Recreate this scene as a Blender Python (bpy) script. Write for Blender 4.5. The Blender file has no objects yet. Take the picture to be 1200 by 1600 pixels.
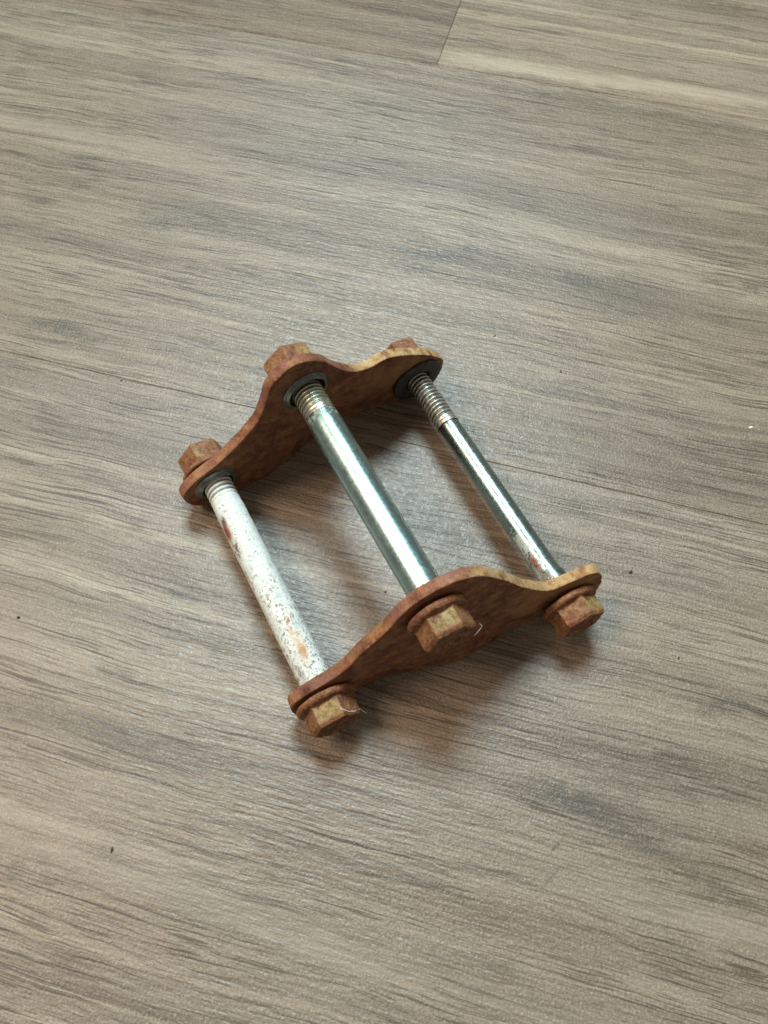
import bpy, bmesh, math, random
from mathutils import Vector, Matrix, noise as mnoise
sc = bpy.context.scene
col = sc.collection
S = 0.25                                   # metres per design unit (camera height)
R = math.radians

# ------------------------------------------------------------------ camera
PITCH, FPX, ROLL = R(62.36), 1241.0, R(0.57)
cd = bpy.data.cameras.new('camera')
cam = bpy.data.objects.new('camera', cd); col.objects.link(cam)
s_, c_ = math.sin(PITCH), math.cos(PITCH)
right = Vector((1, 0, 0)); down = Vector((0, -s_, -c_)); fwd = Vector((0, c_, -s_))
cr, sr = math.cos(ROLL), math.sin(ROLL)
ix = cr*right - sr*down; iy = sr*right + cr*down
M = Matrix((ix, -iy, -fwd)).transposed().to_4x4(); M.translation = Vector((0, 0, S))
cam.matrix_world = M
cd.sensor_fit = 'VERTICAL'; cd.sensor_height = 36.0; cd.lens = FPX/1600*36.0
cd.clip_start = 0.01; cd.clip_end = 50
cd.dof.use_dof = True; cd.dof.focus_distance = 0.265; cd.dof.aperture_fstop = 24
sc.camera = cam

# ------------------------------------------------------------------ light
w = bpy.data.worlds.new('World'); sc.world = w; w.use_nodes = True
bg = w.node_tree.nodes['Background']; bg.inputs[0].default_value = (1.0, 0.91, 0.79, 1); bg.inputs[1].default_value = 0.21
TGT = Vector((0.0, 0.46, 0.05))*S
def area(name, az, el, dist, size, power, color):
    d = Vector((math.sin(R(az))*math.cos(R(el)), math.cos(R(az))*math.cos(R(el)), math.sin(R(el))))
    l = bpy.data.lights.new(name, 'AREA'); l.shape = 'DISK' if not isinstance(size, tuple) else 'RECTANGLE'
    if isinstance(size, tuple): l.size, l.size_y = size
    else: l.size = size
    l.energy = power; l.color = color
    o = bpy.data.objects.new(name, l); col.objects.link(o)
    o.location = TGT + d*dist
    o.rotation_euler = (-d).to_track_quat('-Z', 'Y').to_euler()
    return o
area('ceiling_lamp', -4, 60, 2.4, 0.77, 62.0, (0.68, 0.91, 1.0))
area('side_lamp', -88, 56, 3.0, 1.2, 46.0, (1.0, 0.77, 0.57))
sc.view_settings.view_transform = 'Standard'; sc.view_settings.look = 'None'
sc.view_settings.exposure = 0.12; sc.view_settings.gamma = 1.0
sc.view_settings.use_curve_mapping = False
sc.cycles.max_bounces = 7; sc.cycles.diffuse_bounces = 3; sc.cycles.glossy_bounces = 4

# ------------------------------------------------------------------ node helper
class NT:
    def __init__(s, name):
        s.m = bpy.data.materials.new(name); s.m.use_nodes = True
        s.t = s.m.node_tree; s.b = s.t.nodes['Principled BSDF']
    def n(s, typ, **kw):
        nd = s.t.nodes.new(typ)
        for k, v in kw.items(): setattr(nd, k, v)
        return nd
    def put(s, sock, v):
        if isinstance(v, bpy.types.NodeSocket): s.t.links.new(v, sock)
        else:
            try: sock.default_value = v
            except Exception: sock.default_value = (*v, 1) if len(v) == 3 else v
    def math(s, op, a, b=0.0, c=None, clamp=False):
        nd = s.n('ShaderNodeMath', operation=op, use_clamp=clamp)
        s.put(nd.inputs[0], a); s.put(nd.inputs[1], b)
        if c is not None: s.put(nd.inputs[2], c)
        return nd.outputs[0]
    def vmath(s, op, a, b):
        nd = s.n('ShaderNodeVectorMath', operation=op); s.put(nd.inputs[0], a); s.put(nd.inputs[1], b)
        return nd.outputs['Value'] if op in ('LENGTH', 'DISTANCE', 'DOT_PRODUCT') else nd.outputs[0]
    def noise(s, vec, scale, detail=3, rough=0.5, dist=0.0, color=False):
        nd = s.n('ShaderNodeTexNoise'); s.put(nd.inputs['Vector'], vec); nd.inputs['Scale'].default_value = scale
        nd.inputs['Detail'].default_value = detail; nd.inputs['Roughness'].default_value = rough; nd.inputs['Distortion'].default_value = dist
        return nd.outputs['Color' if color else 'Fac']
    def vor(s, vec, scale):
        nd = s.n('ShaderNodeTexVoronoi'); s.put(nd.inputs['Vector'], vec); nd.inputs['Scale'].default_value = scale
        return nd.outputs['Distance']
    def smooth(s, v, a, b, lo=0.0, hi=1.0):
        nd = s.n('ShaderNodeMapRange', interpolation_type='SMOOTHSTEP'); s.put(nd.inputs[0], v)
        nd.inputs[1].default_value = a; nd.inputs[2].default_value = b; nd.inputs[3].default_value = lo; nd.inputs[4].default_value = hi
        return nd.outputs[0]
    def mix(s, f, a, b, mode='MIX'):
        nd = s.n('ShaderNodeMix', data_type='RGBA', blend_type=mode)
        s.put(nd.inputs['Factor'], f); s.put(nd.inputs['A'], a); s.put(nd.inputs['B'], b)
        return nd.outputs['Result']
    def ramp(s, v, stops):
        nd = s.n('ShaderNodeValToRGB'); s.put(nd.inputs[0], v); e = nd.color_ramp.elements
        while len(e) < len(stops): e.new(0.5)
        for k, (p, c) in enumerate(stops): e[k].position = p; e[k].color = (*c, 1)
        return nd.outputs[0]
    def bump(s, h, strength, dist, normal=None):
        nd = s.n('ShaderNodeBump'); nd.inputs['Strength'].default_value = strength; nd.inputs['Distance'].default_value = dist
        s.put(nd.inputs['Height'], h)
        if normal: s.put(nd.inputs['Normal'], normal)
        return nd.outputs[0]
    def out(s, **kw):
        for k, v in kw.items(): s.put(s.b.inputs[k.replace('_', ' ')], v)
        return s.m
def srgb(r, g, b):
    f = lambda c: (c/255/12.92) if c/255 < 0.04045 else ((c/255+0.055)/1.055)**2.4
    return (f(r), f(g), f(b))
def tag(o, label=None, cat=None, group=None, kind=None):
    if label: o['label'] = label
    if cat: o['category'] = cat
    if group: o['group'] = group
    if kind: o['kind'] = kind
    return o

# ------------------------------------------------------------------ floor
LU = R(-14.48)
def along_across(x, y): return (math.cos(LU)*x + math.sin(LU)*y, -math.sin(LU)*x + math.cos(LU)*y)
def floor_px(px, py, z=0.0):               # photo pixel -> point on the floor (world metres), used to place marks where they lie
    v = ix*((px-600)/FPX) + iy*((py-800)/FPX) + fwd
    t = (z - S)/v.z
    p = Vector((0, 0, S)) + v*t
    return p
def floor_ac(px, py):
    p = floor_px(px, py); return along_across(p.x, p.y)

fm = bpy.data.meshes.new('floor')
fm.from_pydata([(-6, -6, 0), (6, -6, 0), (6, 6, 0), (-6, 6, 0)], [], [(0, 1, 2, 3)])
floor = bpy.data.objects.new('floor', fm); col.objects.link(floor)
floor.rotation_euler = (0, 0, LU); floor.location = (0, 0, -0.0035)
tag(floor, kind='structure')
fb = NT('floor_backing'); floor.data.materials.append(fb.out(Base_Color=(0.04, 0.035, 0.03, 1), Roughness=0.9))

def wood(a_min, a_max):
    k = NT('grey_oak_vinyl')
    tc = k.n('ShaderNodeTexCoord', object=floor).outputs['Object']
    oi = k.n('ShaderNodeObjectInfo').outputs['Object Index']
    sep = k.n('ShaderNodeSeparateXYZ'); k.put(sep.inputs[0], tc)
    X, Y = sep.outputs[0], sep.outputs[1]
    Z = k.math('MULTIPLY', oi, 3.17)
    def P(sx, sy, dy=0.0):
        c = k.n('ShaderNodeCombineXYZ'); k.put(c.inputs[0], k.math('MULTIPLY', X, sx))
        yy = Y if not isinstance(dy, bpy.types.NodeSocket) else k.math('ADD', Y, dy)
        k.put(c.inputs[1], k.math('MULTIPLY', yy, sy)); k.put(c.inputs[2], Z); return c.outputs[0]
    # slow wander of the grain
    wan = k.math('MULTIPLY', k.math('SUBTRACT', k.noise(P(9, 14), 1.0, 2), 0.5), 0.010)
    wan2 = k.math('MULTIPLY', k.math('SUBTRACT', k.noise(P(60, 90), 1.0, 3), 0.5), 0.0016)
    wy = k.math('ADD', wan, wan2)
    tone = k.math('ADD', k.math('MULTIPLY', k.noise(P(1.8, 42, wy), 1.0, 4, 0.6), 0.62), k.math('MULTIPLY', k.noise(P(2.6, 190, wy), 1.0, 4, 0.65), 0.38))
    base = k.ramp(tone, [(0.35, srgb(114, 101, 88)), (0.45, srgb(146, 132, 117)), (0.54, srgb(163, 149, 133)), (0.64, srgb(188, 175, 156))])
    # broad warm / grey drift
    drift = k.noise(P(5, 12), 1.0, 2)
    base = k.mix(k.smooth(drift, 0.45, 0.72, 0, 0.5), base, srgb(158, 140, 118))
    base = k.mix(k.smooth(drift, 0.55, 0.28, 0, 0.35), base, srgb(152, 148, 138))
    # growth-ring contours
    ringv = k.noise(P(4.0, 22, wan2), 1.0, 1.5, 0.4)
    rings = k.math('SINE', k.math('MULTIPLY', ringv, 60.0))
    rmask = k.math('MULTIPLY', k.smooth(rings, 0.2, 1.0), k.smooth(k.noise(P(7, 30), 1.0, 2), 0.45, 0.68))
    base = k.mix(k.math('MULTIPLY', rmask, 0.36), base, srgb(118, 106, 90))
    # pale streaks
    pale = k.smooth(k.noise(P(2.6, 230, wy), 1.0, 3), 0.55, 0.72)
    base = k.mix(k.math('MULTIPLY', pale, 0.36), base, srgb(200, 186, 164))
    # mid dark fibres
    fib = k.smooth(k.noise(P(11, 560, wy), 1.0, 3, 0.6), 0.48, 0.72)
    base = k.mix(k.math('MULTIPLY', fib, 0.42), base, srgb(112, 98, 82))
    # pale glint specks put into the colour, dark specks and wear mottling
    spk = k.noise(tc, 1400, 2, 0.7)
    base = k.mix(k.smooth(spk, 0.52, 0.74, 0, 0.50), base, srgb(214, 205, 190))
    base = k.mix(k.smooth(spk, 0.48, 0.26, 0, 0.50), base, srgb(84, 76, 64))
    mott = k.noise(tc, 330, 3, 0.7)
    base = k.mix(k.smooth(mott, 0.48, 0.25, 0, 0.22), base, srgb(106, 96, 84))
    # dense short pore dashes
    dash = k.smooth(k.noise(P(46, 1350, wy), 1.0, 2, 0.6), 0.52, 0.60)
    base = k.mix(k.math('MULTIPLY', dash, k.smooth(k.noise(P(16, 70), 1.0, 3), 0.36, 0.64, 0.25, 0.78)), base, srgb(88, 75, 62))
    # thin pores, in broken runs
    por = k.smooth(k.noise(P(17, 1150, wy), 1.0, 2, 0.55), 0.565, 0.64)
    pmask = k.smooth(k.noise(P(12, 110, wan), 1.0, 3), 0.40, 0.60)
    base = k.mix(k.math('MULTIPLY', k.math('MULTIPLY', por, pmask), 0.80), base, srgb(74, 62, 51))
    por2 = k.smooth(k.noise(P(34, 700, wy), 1.0, 2, 0.55), 0.66, 0.76)
    base = k.mix(k.math('MULTIPLY', k.math('MULTIPLY', por2, k.smooth(k.noise(P(14, 60), 1.0, 2), 0.40, 0.62)), 0.60), base, srgb(74, 66, 56))
    # printed knots, smoky figures, scuffs: (photo px, px, half length mm, half width mm, turn deg, colour, strength)
    blot = k.noise(tc, 420, 4, 0.65)
    warp = k.noise(P(70, 190), 1.0, 4, 0.6, color=True)
    warp_n = k.vmath('MULTIPLY', k.vmath('SUBTRACT', warp, (0.5, 0.5, 0.5)), (0.9, 1.1, 0))
    blot_f = k.math('MULTIPLY', k.smooth(blot, 0.30, 0.60, 0.25, 1.0), k.smooth(spk, 0.62, 0.36, 0.55, 1.0))
    grey, brown, olive = srgb(94, 88, 78), srgb(112, 94, 76), srgb(108, 102, 86)
    marks = [
        (700, 405, 34, 9, 8, grey, .42), (985, 465, 42, 13, 3, olive, .42), (300, 345, 44, 8, 2, grey, .38), (110, 300, 34, 7, 0, olive, .3), (520, 395, 40, 8, 4, grey, .3),
        (930, 1262, 34, 8, -8, grey, .42), (1090, 1365, 40, 7, -9, olive, .4), (1020, 1210, 46, 7, 0, grey, .3), (180, 1150, 60, 7, 0, grey, .3), (330, 1080, 50, 5, 0, brown, .25), (640, 1400, 60, 6, 0, brown, .25), (160, 690, 60, 6, 0, grey, .25), (150, 830, 50, 5, 0, brown, .2),
        (105, 517, 17, 5.0, 0, grey, .85), (60, 505, 22, 2.2, 0, grey, .5), (150, 530, 20, 2.5, 4, olive, .35),
        (735, 388, 5, 3.0, 0, srgb(88, 90, 88), .9), (690, 400, 17, 4.2, 12, grey, .75), (640, 420, 12, 3.5, 4, grey, .55),
        (740, 440, 26, 4.5, 0, grey, .3), (600, 352, 20, 3.2, 0, grey, .35),
        (955, 455, 20, 8, 6, olive, .55), (905, 437, 13, 4, 8, grey, .6), (1000, 490, 26, 6, 0, grey, .35), (1172, 450, 6, 3, 20, srgb(82, 70, 58), .6),
        (240, 352, 16, 4.2, 6, grey, .55), (330, 330, 34, 5, 0, grey, .32), (60, 316, 12, 4.0, 0, grey, .45), (66, 313, 3.5, 1.6, 0, srgb(96, 80, 66), .6), (450, 365, 28, 4, 0, olive, .3),
        (895, 1250, 12, 4.0, -6, srgb(96, 94, 86), .7), (945, 1275, 22, 5.5, -10, grey, .5), (1000, 1235, 34, 3.2, 0, olive, .45), (1060, 1350, 24, 3.5, -10, olive, .45), (1150, 1400, 22, 2.6, -6, grey, .4),
        (1130, 1105, 11, 4.0, 28, grey, .5), (1000, 1185, 30, 2.4, 0, brown, .4), (1180, 1330, 10, 3.0, 0, brown, .45), (1110, 1190, 22, 2.6, 6, brown, .35),
        (215, 822, 3.0, 3.6, 70, olive, .5), (403, 985, 3.0, 5.5, 30, olive, .55), (45, 1312, 3.8, 3.2, 0, olive, .55), (25, 1362, 2.6, 4.0, 10, olive, .7), (80, 860, 3, 3, 0, brown, .35),
        (640, 22, 50, 6, 0, brown, .6), (560, 8, 40, 5, 0, brown, .5), (1130, 6, 30, 7, 0, srgb(92, 84, 72), .6), (1000, 40, 40, 4, 0, olive, .3),
        (900, 158, 95, 4.0, 0, srgb(108, 98, 82), .7), (1120, 196, 60, 4.0, 0, srgb(108, 98, 82), .6), (230, 35, 60, 3.5, 0, olive, .35), (1100, 560, 50, 5, 0, brown, .22), (980, 640, 55, 5, 0, grey, .25), (1050, 760, 40, 8, 0, brown, .25),
        (300, 1180, 28, 5, 0, grey, .3), (130, 1130, 40, 5, 0, grey, .28), (500, 1330, 50, 4, 0, grey, .22), (420, 1440, 50, 6, 0, grey, .25),
        (867, 1325, 0.55, 5.5, -32, srgb(84, 88, 80), .85), (858, 1375, 0.6, 6.0, -32, srgb(104, 106, 94), .55), (556, 220, 0.8, 5, -20, srgb(100, 84, 68), .7), (543, 256, 1.4, 1.6, 0, srgb(96, 80, 64), .7), (622, 256, 0.6, 2, -20, srgb(92, 78, 64), .7), (586, 152, 0.6, 2.6, 0, srgb(98, 84, 70), .6),
    ]
    for px, py, hl, hw, turn, c, st in marks:
        a, b = floor_ac(px, py)
        if not (a_min < b < a_max): continue
        mp = k.n('ShaderNodeMapping', vector_type='TEXTURE'); k.put(mp.inputs['Vector'], tc)
        mp.inputs['Location'].default_value = (a, b, 0.0035); mp.inputs['Rotation'].default_value = (0, 0, R(turn)); mp.inputs['Scale'].default_value = (hl*.00125, hw*.00125, 1)
        gr = k.n('ShaderNodeTexGradient', gradient_type='SPHERICAL'); k.put(gr.inputs[0], k.vmath('ADD', mp.outputs[0], warp_n))
        g = gr.outputs['Fac']
        f = k.math('MULTIPLY', k.smooth(g, 0.0, 0.85, 0.0, min(1.0, st*1.55)), blot_f)
        if hl >= 20:                       # nested growth rings round the figure
            f = k.math('MULTIPLY', f, k.smooth(k.math('SINE', k.math('MULTIPLY', g, 16.0)), -0.9, 0.7, 0.5, 1.0))
        base = k.mix(f, base, c)
    # pale broad figure seen across the near plank
    for px, py, hl, hw, st in [(300, 1400, 95, 5.5, .5), (560, 1500, 80, 4, .4), (120, 1300, 70, 3.5, .4), (100, 205, 120, 6, .35), (900, 335, 120, 4, .35), (900, 118, 90, 7, .8), (1130, 150, 70, 7, .8), (760, 98, 40, 6, .7), (700, 1290, 80, 3, .25), (1150, 1450, 60, 6, .3)]:
        a, b = floor_ac(px, py)
        if not (a_min < b < a_max): continue
        q = k.vmath('MULTIPLY', k.vmath('ADD', k.vmath('SUBTRACT', tc, (a, b, 0)), k.vmath('MULTIPLY', k.vmath('SUBTRACT', warp, (0.5, 0.5, 0.5)), (0, .008, 0))), (1000/hl, 1000/hw, 0))
        f = k.math('MULTIPLY', k.smooth(k.vmath('LENGTH', q, (0, 0, 0)), 1.1, 0.2), k.smooth(tone, 0.3, 0.6, 0.3, 1.0))
        base = k.mix(k.math('MULTIPLY', f, st), base, srgb(194, 183, 166))
    # embossing
    h = k.math('ADD', k.math('MULTIPLY', k.noise(tc, 1250, 2, 0.6), 0.55), k.math('MULTIPLY', k.noise(P(150, 900), 1.0, 1), 0.8))
    nrm = k.bump(h, 0.8, 0.0004)
    rgh = k.smooth(k.noise(tc, 700, 2), 0.3, 0.7, 0.34, 0.50)
    base = k.mix(1.0, base, (0.76, 0.728, 0.685, 1), 'MULTIPLY')
    base = k.mix(1.0, base, k.n('ShaderNodeObjectInfo').outputs['Color'], 'MULTIPLY')
    return k.out(Base_Color=base, Roughness=rgh, Normal=nrm, Specular_IOR_Level=0.5)

def plank_mesh(L, W, T=0.0035, c=0.00022):
    me = bpy.data.meshes.new('plank'); v = []
    for z, i in ((-T+0.0002, 0), (-c, 0), (0, c)):
        v += [(-L/2+i, -W/2+i, z), (L/2-i, -W/2+i, z), (L/2-i, W/2-i, z), (-L/2+i, W/2-i, z)]
    f = [(3, 2, 1, 0), (8, 9, 10, 11)]
    for b in (0, 4):
        for i in range(4): j = (i+1) % 4; f.append((b+i, b+j, b+4+j, b+4+i))
    me.from_pydata(v, [], f); return me
WID = 0.8905*S
PLEN = 1.1
gap = 0.00011
rows = [(0.6285-0.8905*2, .10), (0.6285-0.8905, .55), (0.6285, .42), (1.519, -0.2914*S), (1.519+0.8905, .33)]
idx = 0
for r_, (a0, j0) in enumerate(rows):       # a0: near edge of the row (design units), j0: one end joint (metres along)
    pm = plank_mesh(PLEN-gap, WID-gap); pm.materials.append(wood(a0*S, a0*S+WID))
    for q in (-1, 0, 1):
        o = bpy.data.objects.new('plank', pm); col.objects.link(o)
        o.parent = floor; o.location = (j0 + (q-0.5)*PLEN, a0*S + WID/2, 0.0035)
        o.color = {(3, 0): (0.80, 0.73, 0.66, 1), (3, 1): (1.12, 1.08, 1.0, 1), (2, 0): (0.97, 0.96, 0.93, 1), (1, 0): (1.02, 1.02, 1.03, 1)}.get((r_, q), (1, 1, 1, 1))
        idx += 1; o.pass_index = [3, 7, 1, 12, 5][r_]*4 + q + 1

# ------------------------------------------------------------------ bracket frames
BEND_NEAR = [(0, 0), (.03, -.005), (.0436, -.010), (.081, -.0134), (.124, -.0068), (.155, -.0008), (.18, .002), (.215, -.0024), (.2577, -.0094), (.2936, -.0090), (.32, -.003), (.34, 0)]
BEND_FAR = [(0, 0), (.0224, .003), (.0741, .0038), (.1152, -.005), (.1362, -.0115), (.17, -.0165), (.2181, -.0188), (.2434, -.0165), (.2843, -.0100), (.3088, -.0050), (.34, 0)]
def bow(u, sg, v):                         # both plates are bent a little along their lower edge, where they stand on the floor
    T = BEND_NEAR if sg > 0 else BEND_FAR
    w = 0.0
    for (a, wa), (b, wb) in zip(T, T[1:]):
        if a <= u <= b:
            f = (u-a)/(b-a); f = f*f*(3-2*f)*0.5 + f*0.5; w = wa + (wb-wa)*f; break
    t = (0.03-v)/0.076 if sg > 0 else (0.055-v)/0.1
    t = min(1.0, max(0.0, t)); return w*t*t*(3-2*t)
def frame(o, yaw, tilt, lean):
    yaw, tilt, lean = R(yaw), R(tilt), R(lean)
    u = Vector((math.cos(yaw)*math.cos(tilt), math.sin(yaw)*math.cos(tilt), math.sin(tilt)))
    n = Vector((math.sin(yaw), -math.cos(yaw), 0)); v = n.cross(u)
    if v.z < 0: v = -v
    v = math.cos(lean)*v + math.sin(lean)*n
    N = u.cross(v)
    if N.dot(n) < 0: N = -N
    return Vector(o), u, v, N
ZL = 0.0008
NEAR = frame((-0.0696, 0.2450, 0.0461+ZL), 22.5442, 0.7945, -6.2219)
FAR = frame((-0.2313, 0.5419, 0.0459+ZL), 32.7402, 0.5787, 4.2257)
HOLES = [(0, 0), (0.1486, 0.116), (0.3298, 0)]
TH = 0.0145
def on(fr, u, v, w, sg):                   # point in design units
    o, U, V, N = fr
    return o + U*u + V*v + N*(w + bow(u, sg, v))
ROOT = Vector((0.0, 0.46, 0))*S
root = bpy.data.objects.new('bolted_bracket', None); col.objects.link(root); root.location = ROOT
root.empty_display_size = 0.02
tag(root, 'rusty steel bracket of two wavy plates joined by three bolts on the floor', 'bracket')

MW = {}
def link(name, me, mat, parent, mw):
    o = bpy.data.objects.new(name, me); col.objects.link(o)
    me.materials.clear(); me.materials.append(mat)
    o.parent = parent
    base = Matrix.Translation(ROOT) if parent is root else MW[parent.name]
    o.matrix_local = base.inverted() @ mw
    MW[o.name] = mw
    return o
def mat_from(o, x, y, z):
    m = Matrix((x, y, z)).transposed().to_4x4(); m.translation = o; return m

def remeshed(bm, voxel, smooth=3, fac=0.5):
    me = bpy.data.meshes.new('tmp'); bmesh.ops.recalc_face_normals(bm, faces=bm.faces); bm.to_mesh(me); bm.free()
    o = bpy.data.objects.new('tmp', me); col.objects.link(o)
    r = o.modifiers.new('r', 'REMESH'); r.mode = 'VOXEL'; r.voxel_size = voxel
    if smooth:
        s = o.modifiers.new('s', 'SMOOTH'); s.factor = fac; s.iterations = smooth
    dg = bpy.context.evaluated_depsgraph_get(); dg.update()
    out = bpy.data.meshes.new_from_object(o.evaluated_get(dg))
    bpy.data.objects.remove(o); bpy.data.meshes.remove(me)
    for p in out.polygons: p.use_smooth = True
    return out
def pitted(me, amp, scale, seed, fine=0.0):
    off = Vector((seed*3.1, seed*1.7, seed*5.3))
    nn = [v.normal.copy() for v in me.vertices]
    for v, n in zip(me.vertices, nn):
        p = v.co*scale + off
        d = amp*mnoise.fractal(p, 1.0, 2.0, 3)
        pit = mnoise.noise(p*2.3 + off)
        if pit > 0.42: d -= amp*2.2*(pit-0.42)
        v.co += n*d
def catmull(pts, n=7):
    out = []
    for i in range(len(pts)):
        p0, p1, p2, p3 = (Vector(pts[(i+j) % len(pts)]) for j in (-1, 0, 1, 2))
        for k in range(n):
            t = k/n
            out.append(0.5*((2*p1) + (-p0+p2)*t + (2*p0-5*p1+4*p2-p3)*t*t + (-p0+3*p1-3*p2+p3)*t**3))
    return out
def plate_mesh(pts, sg, seed, w0, w1):
    """outline in the plate's (u, v); body from w0 to w1 along the outward normal of the near side"""
    bm = bmesh.new(); loops = []
    ol = catmull([p for p in pts])
    loops.append([(p.x, p.y) for p in ol])
    for (hu, hv), hr in zip(HOLES, (0.0240, 0.0268, 0.0205)):
        loops.append([(hu + hr*math.cos(t*math.tau/40), hv + hr*math.sin(t*math.tau/40)) for t in range(40)])
    es = []
    for lp in loops:
        vs = [bm.verts.new((a*S, b*S, w0*S)) for a, b in lp]
        es += [bm.edges.new((vs[i], vs[(i+1) % len(vs)])) for i in range(len(vs))]
    bmesh.ops.triangle_fill(bm, edges=es, use_beauty=True)
    g = bmesh.ops.extrude_face_region(bm, geom=bm.faces[:])
    for v in [e for e in g['geom'] if isinstance(e, bmesh.types.BMVert)]: v.co.z = w1*S
    me = remeshed(bm, 0.00036, 2)
    for v in me.vertices: v.co.z += bow(v.co.x/S, sg, v.co.y/S)*S
    me.update(); pitted(me, 0.00015, 300, seed)
    for v in me.vertices:                  # stamped edge is a little wavy
        v.co.x += 0.00030*mnoise.noise(Vector((v.co.x*70, v.co.y*70, seed))); v.co.y += 0.00038*mnoise.noise(Vector((v.co.x*90, v.co.y*90, seed+9)))
    me.update(); return me
near_pts = [(-.0425, .000), (-.036, .019), (-.015, .032), (.010, .043), (.0328, .0581), (.0532, .0827), (.084, .1128), (.1064, .1434), (.1311, .1631), (.1588, .1712), (.1796, .1707), (.2014, .1594),
            (.2289, .1308), (.2595, .0898), (.2866, .0615), (.3041, .0521), (.3285, .0532), (.354, .0540), (.370, .041), (.376, .012), (.366, -.024), (.342, -.044), (.325, -.0435), (.308, -.040),
            (.2900, -.0380), (.2577, -.0450), (.2152, -.0470), (.1801, -.0470), (.1549, -.0462), (.1240, -.0450), (.0811, -.0445), (.060, -.041), (.045, -.036), (.032, -.034), (.010, -.0425), (-.016, -.041), (-.036, -.024)]
far_pts = [(-.0494, -.0054), (-.0454, .015), (-.0228, .0329), (.0033, .0433), (.0219, .0537), (.051, .0744), (.0762, .0976), (.0907, .1285), (.1014, .1590), (.1166, .1725), (.1347, .1808), (.1588, .1737), (.1795, .1555),
           (.201, .1253), (.2239, .1000), (.2477, .0927), (.2716, .0940), (.2966, .0829), (.3364, .0567), (.3654, .0292), (.3769, .0079), (.371, -.024), (.345, -.042), (.3088, -.0465), (.2843, -.0470), (.2434, -.0470), (.2181, -.0470),
           (.170, -.0465), (.1362, -.0465), (.1152, -.0460), (.076, -.0455), (.030, -.0455), (-.010, -.0455), (-.036, -.036)]

# ------------------------------------------------------------------ metal materials
def rust(name, seed, tan_from, tan_amt, red=1.0):
    k = NT(name); tc = k.n('ShaderNodeTexCoord').outputs['Object']
    v = k.vmath('ADD', tc, (seed*.37, seed*.11, 0))
    n1 = k.noise(v, 55, 5, 0.62); n2 = k.noise(v, 240, 5, 0.68); n3 = k.noise(v, 1100, 3, 0.7)
    f = k.math('ADD', k.math('MULTIPLY', n1, 0.6), k.math('MULTIPLY', n2, 0.4))
    c = k.ramp(f, [(0.33, srgb(58, 34, 26)), (0.43, srgb(106, 62, 44)), (0.52, srgb(148, 97, 70)), (0.60, srgb(170, 122, 84)), (0.70, srgb(178, 142, 96))])
    # mauve-brown smooth scale
    c = k.mix(k.smooth(k.noise(v, 90, 3), 0.48, 0.64, 0, 0.75), c, srgb(142, 96, 82))
    c = k.mix(k.smooth(k.noise(v, 140, 5, 0.7), 0.54, 0.66, 0, 0.7), c, srgb(178, 128, 74))
    # remains of the yellow plating
    sx = k.n('ShaderNodeSeparateXYZ'); k.put(sx.inputs[0], tc)
    pos = k.math('ADD', sx.outputs[0], k.math('MULTIPLY', k.math('SUBTRACT', n1, 0.5), 0.035))
    edge = k.math('ADD', sx.outputs[1], 0)
    topm = k.smooth(pos, tan_from*S, (tan_from+0.05)*S)
    ge = k.n('ShaderNodeNewGeometry')
    rim = k.n('ShaderNodeVectorTransform', vector_type='NORMAL', convert_from='WORLD', convert_to='OBJECT'); k.put(rim.inputs[0], ge.outputs['True Normal'])
    rs = k.n('ShaderNodeSeparateXYZ'); k.put(rs.inputs[0], rim.outputs[0])
    onrim = k.smooth(k.math('ABSOLUTE', rs.outputs[2]), 0.85, 0.55)
    tanm = k.math('MULTIPLY', k.math('MULTIPLY', topm, onrim), k.smooth(n2, 0.25, 0.5))
    c = k.mix(k.math('MULTIPLY', tanm, tan_amt), c, k.ramp(n2, [(0.35, srgb(158, 118, 76)), (0.5, srgb(188, 154, 104)), (0.65, srgb(196, 170, 124))]))
    # bare streaks, dark pits
    c = k.mix(k.smooth(k.vor(v, 420), 0.22, 0.08, 0, 0.32), c, srgb(58, 30, 24))
    c = k.mix(k.smooth(n3, 0.5, 0.72, 0, 0.26), c, srgb(186, 128, 82))
    c = k.mix(k.smooth(n3, 0.46, 0.28, 0, 0.28), c, srgb(58, 32, 22))
    # faces: olive-brown film, deepened so their shade sits in the colour
    c = k.mix(k.math('MULTIPLY', k.math('SUBTRACT', 1.0, onrim), k.smooth(n1, 0.35, 0.6, 0.35, 0.75)), c, k.ramp(n2, [(0.35, srgb(76, 46, 31)), (0.5, srgb(108, 68, 44)), (0.64, srgb(144, 104, 64))]))
    c = k.mix(k.math('MULTIPLY', k.math('SUBTRACT', 1.0, onrim), k.math('MULTIPLY', k.smooth(pos, .20*S, .30*S, 0.08, 0.45), k.smooth(n1, 0.42, 0.6))), c, srgb(164, 124, 82))
    h = k.math('ADD', k.math('MULTIPLY', n2, 0.7), k.math('MULTIPLY', n3, 0.5))
    return k.out(Base_Color=c, Roughness=k.smooth(n2, 0.3, 0.7, 0.78, 0.52), Metallic=0.0, Specular_IOR_Level=0.35, Normal=k.bump(h, 0.8, 0.0007))
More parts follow.
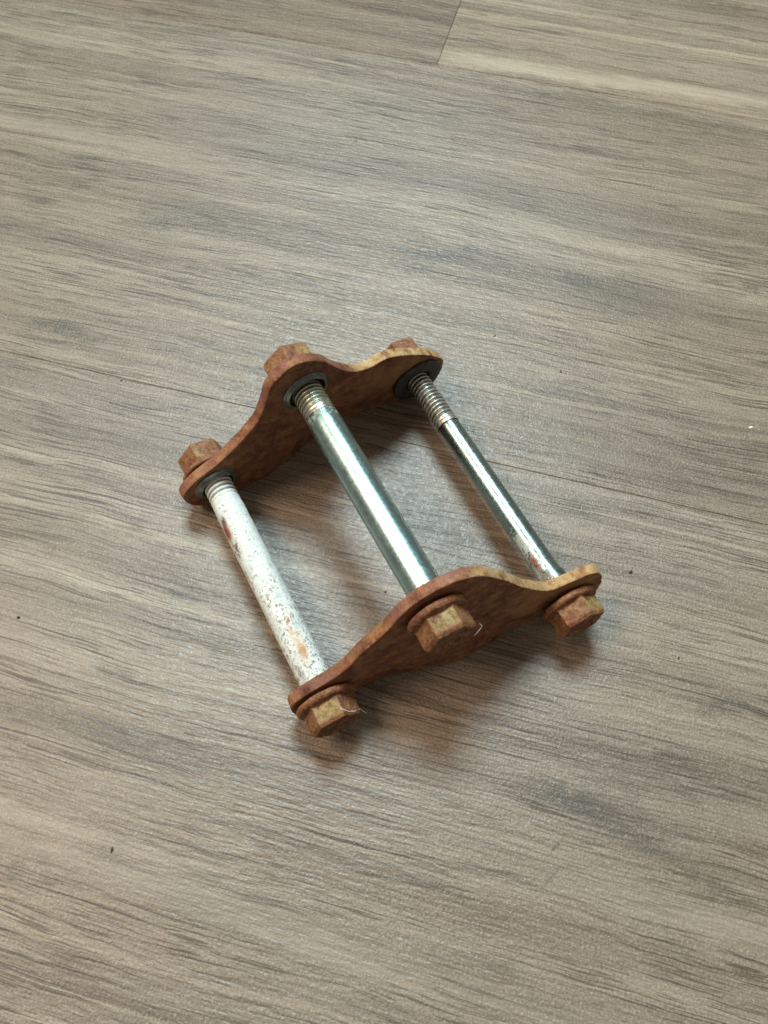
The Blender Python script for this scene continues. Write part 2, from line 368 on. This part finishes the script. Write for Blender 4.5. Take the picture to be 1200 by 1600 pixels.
def rust_hex(name, seed, green, rusty, ang=90):
    k = NT(name); tc = k.n('ShaderNodeTexCoord').outputs['Object']
    v = k.vmath('ADD', tc, (seed*.37, seed*.51, seed*.13))
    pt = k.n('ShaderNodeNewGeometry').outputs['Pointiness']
    n1 = k.noise(v, 130, 4, 0.6); n2 = k.noise(v, 480, 4, 0.68); n3 = k.noise(v, 1300, 3, 0.7)
    c = k.ramp(k.math('ADD', k.math('MULTIPLY', n1, .5), k.math('MULTIPLY', n2, .5)), [(0.30, srgb(68, 38, 26)), (0.43, srgb(112, 68, 46)), (0.54, srgb(140, 92, 62)), (0.64, srgb(156, 116, 76)), (0.74, srgb(164, 132, 84))])
    plat = k.ramp(n2, [(0.36, srgb(132, 98, 56)), (0.5, srgb(150, 134, 78)), (0.64, srgb(166, 158, 110))])
    ge = k.n('ShaderNodeNewGeometry')
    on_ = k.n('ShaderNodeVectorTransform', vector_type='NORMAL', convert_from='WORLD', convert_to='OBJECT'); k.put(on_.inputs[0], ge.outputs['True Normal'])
    flat = k.smooth(k.vmath('DOT_PRODUCT', on_.outputs[0], (math.cos(R(ang)), math.sin(R(ang)), 0)), 0.80, 0.97)
    sz = k.n('ShaderNodeSeparateXYZ'); k.put(sz.inputs[0], tc)
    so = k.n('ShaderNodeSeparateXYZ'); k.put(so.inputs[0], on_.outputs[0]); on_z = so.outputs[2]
    zz_ = k.math('ADD', sz.outputs[2], k.math('MULTIPLY', k.math('SUBTRACT', n2, 0.5), .044*S))
    band = k.math('MULTIPLY', k.smooth(zz_, .0085*S, .016*S), k.smooth(zz_, .037*S, .026*S))
    m = k.math('MULTIPLY', k.smooth(n1, 0.60-green*0.3, 0.50-green*0.3+0.24), k.math('MULTIPLY', k.smooth(pt, 0.535, 0.50), k.math('MULTIPLY', band, k.math('ADD', k.math('MULTIPLY', flat, 0.85), 0.15))))
    c = k.mix(k.math('MULTIPLY', m, 0.85 - rusty*0.4), c, plat)
    c = k.mix(k.smooth(on_z, 0.6, 0.95, 0, 0.75), c, k.ramp(n2, [(0.35, srgb(52, 30, 22)), (0.6, srgb(104, 62, 42))]))  # end face darkened: its shade is put into the rust colour
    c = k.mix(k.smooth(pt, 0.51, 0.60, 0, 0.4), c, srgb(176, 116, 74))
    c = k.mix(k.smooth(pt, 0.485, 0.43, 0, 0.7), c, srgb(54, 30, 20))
    c = k.mix(k.smooth(n3, 0.5, 0.72, 0, 0.5), c, srgb(196, 146, 92))
    c = k.mix(k.smooth(n3, 0.47, 0.28, 0, 0.6), c, srgb(56, 32, 22))
    c = k.mix(k.smooth(k.noise(v, 210, 4, 0.7), 0.56, 0.66, 0, 0.7), c, srgb(128, 66, 42))
    h = k.math('ADD', k.math('MULTIPLY', n2, 0.6), k.math('MULTIPLY', n3, 0.5))
    return k.out(Base_Color=c, Roughness=k.smooth(n2, 0.3, 0.7, 0.75, 0.45), Specular_IOR_Level=0.4, Normal=k.bump(h, 0.8, 0.0006))
def zinc(name, seed, tint, rough, dirt, bloom=None):
    k = NT(name); tc = k.n('ShaderNodeTexCoord').outputs['Object']
    v = k.vmath('ADD', tc, (seed*.3, seed*.2, 0))
    n1 = k.noise(v, 160, 4, 0.6); n2 = k.noise(v, 900, 3, 0.7); n3 = k.noise(v, 2400, 2, 0.6)
    a = tint; b = tuple(x*0.74 for x in tint)
    c = k.mix(k.smooth(k.math('ADD', k.math('MULTIPLY', n1, .5), k.math('MULTIPLY', n2, .5)), 0.38, 0.62), b, a)
    c = k.mix(k.smooth(n2, 0.60, 0.76, 0, 0.5*dirt), c, srgb(196, 200, 190))
    spots = k.smooth(k.vor(v, 300), 0.16, 0.05, 0, dirt)
    c = k.mix(spots, c, srgb(70, 66, 58))
    r = k.math('ADD', k.smooth(n2, 0.3, 0.7, rough-0.04, rough+0.07), k.math('MULTIPLY', spots, 0.2))
    h = k.math('ADD', k.math('MULTIPLY', n2, .6), k.math('MULTIPLY', n3, .5))
    metal = 1.0
    if bloom:
        sp = k.n('ShaderNodeSeparateXYZ'); k.put(sp.inputs[0], tc); f = None
        at = k.math('ARCTAN2', sp.outputs[1], sp.outputs[0])
        for zz, ang, hl, hw, cc in bloom:
            q = k.math('SQRT', k.math('ADD', k.math('POWER', k.math('DIVIDE', k.math('SUBTRACT', sp.outputs[2], zz), hl), 2.0), k.math('POWER', k.math('DIVIDE', k.math('SUBTRACT', at, R(ang)), hw), 2.0)))
            f = k.math('MULTIPLY', k.smooth(q, 1.3, 0.3), k.smooth(k.math('ADD', k.math('MULTIPLY', n2, .6), k.math('MULTIPLY', n1, .4)), .46, .54))
            c = k.mix(f, c, srgb(*cc)); metal = k.math('MULTIPLY', metal, k.math('SUBTRACT', 1.0, f)); r = k.math('ADD', r, k.math('MULTIPLY', f, 0.4))
    return k.out(Base_Color=c, Metallic=metal, Roughness=r, Normal=k.bump(h, 0.05, 0.0002))
def white_zinc(name, L):
    """chalky white-corroded plating with rust blooms; local z runs from the nut end (0) to the head end (L, metres)"""
    k = NT(name); tc = k.n('ShaderNodeTexCoord').outputs['Object']
    n1 = k.noise(tc, 170, 4, 0.6); n2 = k.noise(tc, 700, 4, 0.7); n3 = k.noise(tc, 1900, 3, 0.7)
    c = k.ramp(k.math('ADD', k.math('MULTIPLY', n1, .5), k.math('MULTIPLY', n2, .5)), [(0.32, srgb(170, 178, 168)), (0.44, srgb(216, 221, 212)), (0.56, srgb(236, 238, 232))])
    sp = k.n('ShaderNodeSeparateXYZ'); k.put(sp.inputs[0], tc); z = sp.outputs[2]
    low = k.smooth(z, L*0.30, L*0.75)
    # dark peppering, denser towards the head end
    pep = k.math('MULTIPLY', k.smooth(k.noise(k.vmath('MULTIPLY', tc, (1, 1, 0.6)), 1250, 3, 0.65), 0.595, 0.64), k.smooth(k.math('ADD', n1, k.math('MULTIPLY', low, .18)), 0.48, 0.64))
    c = k.mix(k.math('MULTIPLY', pep, 0.85), c, srgb(96, 84, 70))
    flk = k.math('MULTIPLY', k.smooth(n2, 0.55, 0.62), k.smooth(k.math('ADD', n1, k.math('MULTIPLY', low, .14)), 0.46, 0.60))
    c = k.mix(k.math('MULTIPLY', flk, 0.65), c, srgb(128, 130, 118))
    brn = k.math('MULTIPLY', k.smooth(k.noise(tc, 600, 4, 0.75), 0.56, 0.61), k.smooth(k.math('ADD', n1, k.math('MULTIPLY', low, .12)), 0.48, 0.62))
    c = k.mix(k.math('MULTIPLY', brn, 0.8), c, srgb(138, 98, 66))
    for (zz, ang, hl, hw, colr, st, lo, hi) in [(.245, 150, .055, .42, (140, 78, 46), 1.0, .28, .44), (.20, 140, .03, .28, (110, 62, 40), .9, .40, .50), (.335, 142, .05, .40, (112, 74, 50), .9, .47, .54), (.76, 84, .09, .42, (206, 166, 118), .7, .42, .54), (.70, 78, .05, .3, (140, 96, 62), .8, .47, .55), (.84, 90, .05, .35, (186, 136, 88), .8, .40, .52), (.90, 130, .04, .3, (130, 124, 110), .7, .44, .54), (.45, 165, .06, .35, (150, 140, 116), .7, .46, .56)]:
        at = k.math('ARCTAN2', sp.outputs[1], sp.outputs[0])
        da = k.math('SUBTRACT', at, R(ang if ang <= 180 else ang-360))
        da = k.math('WRAP', da, math.pi, -math.pi)
        q = k.math('SQRT', k.math('ADD', k.math('POWER', k.math('DIVIDE', k.math('SUBTRACT', z, zz*L), hl*L), 2.0), k.math('POWER', k.math('DIVIDE', da, hw), 2.0)))
        f = k.math('MULTIPLY', k.smooth(q, 1.3, 0.3), k.smooth(k.math('ADD', k.math('MULTIPLY', n2, .6), k.math('MULTIPLY', n1, .4)), lo, hi))
        c = k.mix(k.math('MULTIPLY', f, st), c, srgb(*colr))
    h = k.math('ADD', k.math('MULTIPLY', n2, .7), k.math('MULTIPLY', n3, .5))
    return k.out(Base_Color=c, Roughness=0.62, Metallic=0.0, Specular_IOR_Level=0.5, Normal=k.bump(h, 0.45, 0.0004))
def grey_steel(name, c0, c1, rough, metal=0.7):
    k = NT(name); tc = k.n('ShaderNodeTexCoord').outputs['Object']
    n1 = k.noise(tc, 260, 4, 0.6); n2 = k.noise(tc, 1100, 3, 0.7)
    c = k.mix(k.smooth(n1, 0.35, 0.65), c0, c1)
    c = k.mix(k.smooth(n2, 0.6, 0.75, 0, .35), c, srgb(120, 92, 70))
    return k.out(Base_Color=c, Metallic=metal, Roughness=rough, Normal=k.bump(n2, 0.3, 0.0003))

# ------------------------------------------------------------------ plates
def plate_matrix(fr):
    o, U, V, N = fr; return mat_from(o*S, U, V, N)
mn = plate_mesh(near_pts, +1, 2, -TH, 0.0)
near_plate = link('side_plate', mn, rust('rust_near', 1.3, 0.165, 0.85), root, plate_matrix(NEAR))
near_plate['label'] = 'rusty side plate nearest the camera, bolt heads against it'
mf = plate_mesh(far_pts, -1, 5, -TH, 0.0)
far_plate = link('side_plate', mf, rust('rust_far', 4.1, 0.195, 1.0), root, plate_matrix(FAR))
far_plate['label'] = 'rusty side plate farthest from the camera, nuts behind it'

# ------------------------------------------------------------------ bolts, nuts, washers
def lathe(profile, seg=64, cap=True):      # profile (r, z) in design units
    bm = bmesh.new(); rings = []
    for r, z in profile: rings.append([bm.verts.new((r*S*math.cos(a*math.tau/seg), r*S*math.sin(a*math.tau/seg), z*S)) for a in range(seg)])
    for a, b in zip(rings, rings[1:]):
        for i in range(seg): bm.faces.new((a[i], a[(i+1) % seg], b[(i+1) % seg], b[i]))
    if cap: bm.faces.new(list(reversed(rings[0]))); bm.faces.new(rings[-1])
    return bm
def to_mesh(bm, smooth=True):
    me = bpy.data.meshes.new('m'); bmesh.ops.recalc_face_normals(bm, faces=bm.faces); bm.to_mesh(me); bm.free()
    for p in me.polygons: p.use_smooth = smooth
    return me
def thread_mesh(r, depth, pitch, length, seg=56, per=10):
    bm = bmesh.new(); rows_ = []; n = int(length/pitch*per)
    for j in range(n+1):
        z = length*j/n; ring = []
        for i in range(seg):
            ph = (z/pitch - i/seg) % 1.0; tri = abs(ph*2-1)
            k = min(1.0, max(0.0, (tri-0.12)/0.62))
            fade = min(1.0, (length-z)/(pitch*2.6))
            rr = r - depth*k*fade
            a = i/seg*math.tau; ring.append(bm.verts.new((rr*S*math.cos(a), rr*S*math.sin(a), z*S)))
        rows_.append(ring)
    for a, b in zip(rows_, rows_[1:]):
        for i in range(seg): bm.faces.new((a[i], a[(i+1) % seg], b[(i+1) % seg], b[i]))
    return to_mesh(bm)
def hex_body(rc, fl_r, fl_t, h, seed, dish=0.004):
    """flanged hexagon; z = 0 is the seating face, z = h the free end"""
    bm = lathe([(fl_r-.0015, 0), (fl_r, .0018), (fl_r, fl_t*0.7), (fl_r-.002, fl_t), (rc*0.98, fl_t+.002), (rc*0.86, fl_t+.0035)], 72)
    rings = []
    for z, k in ((fl_t*0.4, 1.0), (h-.0045, 1.0), (h, 0.90), (h-.0005, 0.80), (h-dish, 0.66)):
        rings.append([bm.verts.new((rc*S*k*math.cos(i*math.tau/6), rc*S*k*math.sin(i*math.tau/6), z*S)) for i in range(6)])
    for a, b in zip(rings, rings[1:]):
        for i in range(6): bm.faces.new((a[i], a[(i+1) % 6], b[(i+1) % 6], b[i]))
    bm.faces.new(list(reversed(rings[0]))); bm.faces.new(rings[-1])
    me = remeshed(bm, 0.00025, 2)
    me.update(); pitted(me, 0.00010, 420, seed); me.update(); return me
def axis_frame(origin, z, roll_deg, upref=Vector((0, 0, 1))):
    z = z.normalized(); y = (upref - z*upref.dot(z)).normalized(); x = y.cross(z)
    a = R(roll_deg); x2 = x*math.cos(a) + y*math.sin(a); y2 = z.cross(x2)
    return mat_from(origin*S, x2, y2, z)
def slope_normal(fr, u, sg): return fr[3].copy()

zn_mid = zinc('zinc_mid', 1.0, (0.40, 0.56, 0.56), 0.33, 0.25, [(.338*S, 90, .014*S, 3.0, (118, 92, 70)), (.052*S, 90, .008*S, 3.0, (150, 146, 128))])
zn_right = zinc('zinc_right', 2.0, (0.35, 0.455, 0.445), 0.25, 0.45, [(.330*S, 142, .050*S, .65, (194, 198, 190)), (.338*S, 140, .018*S, .36, (150, 78, 46)), (.362*S, 130, .016*S, .5, (128, 106, 86)), (.300*S, 150, .020*S, .4, (170, 172, 162))])
def thread_mat(name, r, dep, crest, groove, metal, rough, grime):
    k = NT(name); tc = k.n('ShaderNodeTexCoord').outputs['Object']
    sp = k.n('ShaderNodeSeparateXYZ'); k.put(sp.inputs[0], tc)
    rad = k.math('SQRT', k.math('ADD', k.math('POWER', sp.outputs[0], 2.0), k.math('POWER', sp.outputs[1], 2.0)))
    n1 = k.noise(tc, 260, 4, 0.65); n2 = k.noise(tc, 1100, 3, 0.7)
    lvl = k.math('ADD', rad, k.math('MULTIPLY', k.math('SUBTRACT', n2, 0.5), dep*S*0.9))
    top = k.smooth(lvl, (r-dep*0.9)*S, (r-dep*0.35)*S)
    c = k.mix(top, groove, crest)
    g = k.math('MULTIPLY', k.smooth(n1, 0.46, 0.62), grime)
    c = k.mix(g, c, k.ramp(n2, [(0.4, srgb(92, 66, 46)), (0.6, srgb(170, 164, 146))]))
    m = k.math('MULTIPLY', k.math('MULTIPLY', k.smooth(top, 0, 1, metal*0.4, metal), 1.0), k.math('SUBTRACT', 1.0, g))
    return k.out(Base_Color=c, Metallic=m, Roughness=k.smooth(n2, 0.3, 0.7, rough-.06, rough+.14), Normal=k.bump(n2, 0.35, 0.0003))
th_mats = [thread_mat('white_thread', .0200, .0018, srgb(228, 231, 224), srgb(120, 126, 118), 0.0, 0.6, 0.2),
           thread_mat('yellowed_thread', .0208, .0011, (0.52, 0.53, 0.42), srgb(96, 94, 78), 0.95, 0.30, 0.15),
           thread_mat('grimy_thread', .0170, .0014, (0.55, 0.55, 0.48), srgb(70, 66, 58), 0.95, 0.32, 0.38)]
head_spec = [(0.0328, 8, .8, .2), (0.0322, 6, 1.0, 0.0), (0.0328, 22, 1.0, .1)]
nut_spec = [(0.034, 14, .6, .4), (0.036, 20, .5, .4), (0.034, 8, .1, .9)]
rod_spec = [dict(r=.0204, tl=.040, tr=.0200, pitch=.0072, dep=.0018), dict(r=.0216, tl=.046, tr=.0208, pitch=.0060, dep=.0011), dict(r=.0165, tl=.094, tr=.0170, pitch=.0066, dep=.0014)]
blab = ['chalky white corroded bolt with rust spots', 'thick shiny zinc-plated bolt in the middle', 'thin shiny zinc-plated bolt with a long threaded end']
for i, (hu, hv) in enumerate(HOLES):
    pn = on(NEAR, hu, hv, 0, +1); pf = on(FAR, hu, hv, 0, -1)
    a = (pn-pf); L = a.length; a.normalize()
    sp = rod_spec[i]; z0 = -TH*0.9                      # the rod starts inside the far plate's hole
    mw = axis_frame(pf, a, 0)
    t0, t1 = z0, sp['tl']
    end = L - 0.002
    r = sp['r']
    if i == 0: prof = [(sp['tr']-.0004, t1-.002), (r*.99, t1+.006), (r, t1+.012)] + [(r, t1+.012+(end-t1-.012)*q/60) for q in range(1, 61)]
    elif i == 1: prof = [(sp['tr']-.0005, t1-.002), (sp['tr']-.0002, t1+.003), (r*.965, t1+.010), (r, t1+.016)] + [(r, t1+.016+(end-t1-.016)*q/40) for q in range(1, 41)]
    else: prof = [(r-.0002, t1-.003), (r, t1+.004), (r, t1+.008), (r, end-.052), (r*1.0, end-.046), (r*1.03, end-.041), (r*1.13, end-.036), (r*1.16, end-.030), (r*1.15, end-.024), (r*1.18, end-.018), (r*1.18, end)]
    me = to_mesh(lathe(prof, 72))
    if i == 0:
        me.update(); pitted(me, 0.00009, 500, 3); me.update(); mat = white_zinc('white_zinc', L*S)
    else: mat = zn_mid if i == 1 else zn_right
    bolt = link('bolt', me, mat, root, mw); bolt['label'] = blab[i]
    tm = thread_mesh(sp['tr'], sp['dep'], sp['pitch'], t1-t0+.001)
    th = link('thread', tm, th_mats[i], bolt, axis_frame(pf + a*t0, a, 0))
    rc, roll, gr, ru = head_spec[i]
    nn = (slope_normal(NEAR, hu, +1)*0.2 + a*0.8).normalized()
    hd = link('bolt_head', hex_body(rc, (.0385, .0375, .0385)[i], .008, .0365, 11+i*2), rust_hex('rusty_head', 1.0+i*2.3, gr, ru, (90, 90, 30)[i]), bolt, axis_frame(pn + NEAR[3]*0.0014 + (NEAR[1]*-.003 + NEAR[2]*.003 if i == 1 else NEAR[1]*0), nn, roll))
    rc, roll, gr, ru = nut_spec[i]
    nf = -(slope_normal(FAR, hu, -1)*0.4 + a*0.6).normalized()
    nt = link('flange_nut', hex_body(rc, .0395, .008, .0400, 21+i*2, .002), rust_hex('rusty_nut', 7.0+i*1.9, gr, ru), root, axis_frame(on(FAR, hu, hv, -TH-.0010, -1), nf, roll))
    # washer lying on the inner face of the far plate
    if i < 2:
        ro, ri = (.0325, .0228) if i == 0 else (.0335, .0262)
        wp = [(ri, -.0005), (ri, .0050), (ri+.0010, .0060), (ri+.0024, .0056), (ri+.0034, .0026), (ro-.002, .0022), (ro, .0012), (ro, -.0005)]
        wm = grey_steel('washer_zinc', srgb(96, 104, 102), srgb(146, 154, 150), 0.36, 0.8)
    else:
        ro, ri = .0405, .0195
        wp = [(ri, -.0005), (ri, .0048), (ri+.0012, .0058), (ro-.002, .0058), (ro, .0042), (ro, -.0005)]
        wm = grey_steel('washer_dark', srgb(46, 46, 46), srgb(70, 70, 70), 0.55, 0.3)
    bm = lathe(wp + [wp[0]], 64, cap=False); bmesh.ops.remove_doubles(bm, verts=bm.verts, dist=1e-7)
    link('washer', to_mesh(bm), wm, root, axis_frame(on(FAR, hu, hv, 0.0002, -1), slope_normal(FAR, hu, -1), 0))

# ------------------------------------------------------------------ crumbs and lint on the floor
flake_rust = NT('rust_flake').out(Base_Color=srgb(84, 60, 46), Roughness=0.85)
flake_white = NT('paint_chip').out(Base_Color=srgb(225, 224, 214), Roughness=0.5)
def crumb(name, px, py, l, wd, h, turn, mat, seed, label, cat, group=None):
    rnd = random.Random(seed); bm = bmesh.new(); bmesh.ops.create_icosphere(bm, subdivisions=2, radius=0.5)
    for v in bm.verts:
        d = 1 + 0.35*mnoise.noise(v.co*3 + Vector((seed, 0, 0)))
        v.co = Vector((v.co.x*l*d, v.co.y*wd*d, v.co.z*h*d))
    zmin = min(v.co.z for v in bm.verts)
    for v in bm.verts: v.co.z -= zmin
    me = to_mesh(bm, False); me.materials.append(mat)
    o = bpy.data.objects.new(name, me); col.objects.link(o); o.location = floor_px(px, py); o.rotation_euler = (0, 0, R(turn))
    tag(o, label, cat, group); return o
mm = 0.001
for a in [
    ('rust_crumb', 876, 581, 1.6, .7, .6, 110, flake_rust, 1, 'dark rust crumb on the floor right of the far plate', 'crumb'),
    ('rust_crumb', 773, 525, 1.6, .5, .4, 40, flake_rust, 2, 'tiny dark specks on the floor above the right bolt thread', 'crumb'),
    ('rust_crumb', 29, 965, 1.3, 1.0, .8, 20, flake_rust, 3, 'dark rust crumb at the left edge of the picture', 'crumb'),
    ('rust_crumb', 175, 1328, 1.8, .7, .7, 85, flake_rust, 4, 'brown rust crumb alone on the floor at lower left', 'crumb'),
    ('rust_crumb', 985, 894, 1.7, 1.2, .9, 30, flake_rust, 5, 'dark rust crumb beside the right end of the near plate', 'crumb'),
    ('rust_crumb', 602, 925, 1.1, .6, .5, 10, flake_rust, 6, 'small dark crumb between the white bolt and the middle bolt', 'crumb'),
    ('rust_crumb', 1060, 1028, 1.2, .6, .5, 50, flake_rust, 7, 'dark crumb on the floor right of the lower right bolt head', 'crumb'),
    ('rust_crumb', 190, 595, .9, .6, .5, 10, flake_rust, 8, 'tiny dark crumb on the plank seam at left', 'crumb'),
    ('paint_chip', 815, 684, 2.0, .4, .3, 38, flake_white, 9, 'thin white sliver on the floor right of the right bolt', 'chip'),
    ('paint_chip', 1173, 668, 2.0, 1.2, .4, 20, flake_white, 10, 'pale chip on the floor near the right edge of the picture', 'chip')]:
    crumb(a[0], a[1], a[2], a[3]*mm*.85, a[4]*mm*.8, a[5]*mm*.8, *a[6:])
lint = NT('lint').out(Base_Color=srgb(225, 225, 218), Roughness=0.7)
def fibre(pts, rad, label):
    bm = bmesh.new(); P = [Vector(p) for p in pts]; rings = []
    for i, p in enumerate(P):
        t = (P[min(i+1, len(P)-1)] - P[max(i-1, 0)]).normalized(); x = t.orthogonal().normalized(); y = t.cross(x)
        rings.append([bm.verts.new(p + rad*(x*math.cos(k*math.tau/5) + y*math.sin(k*math.tau/5)) - P[0]) for k in range(5)])
    for a, b in zip(rings, rings[1:]):
        for k in range(5): bm.faces.new((a[k], a[(k+1) % 5], b[(k+1) % 5], b[k]))
    me = to_mesh(bm); me.materials.append(lint); o = bpy.data.objects.new('lint_fibre', me); col.objects.link(o); o.location = P[0]
    tag(o, label, 'lint')
o, U, V, N = NEAR
def hp(i, du, dv, dw): return on(NEAR, HOLES[i][0]+du, HOLES[i][1]+dv, dw, 1)*S
fibre([hp(0, .012, .031, .030), hp(0, .020, .029, .037), hp(0, .027, .024, .038), hp(0, .034, .021, .037), hp(0, .037, .012, .039), hp(0, .040, .004, .041)], .00008, 'white lint fibre caught on the lower left bolt head')
fibre([hp(1, .0345, .006, .034), hp(1, .037, .002, .036), hp(1, .034, -.002, .037), hp(1, .028, -.009, .038), hp(1, .018, -.016, .038)], .00009, 'white lint fibre caught on the middle bolt head')
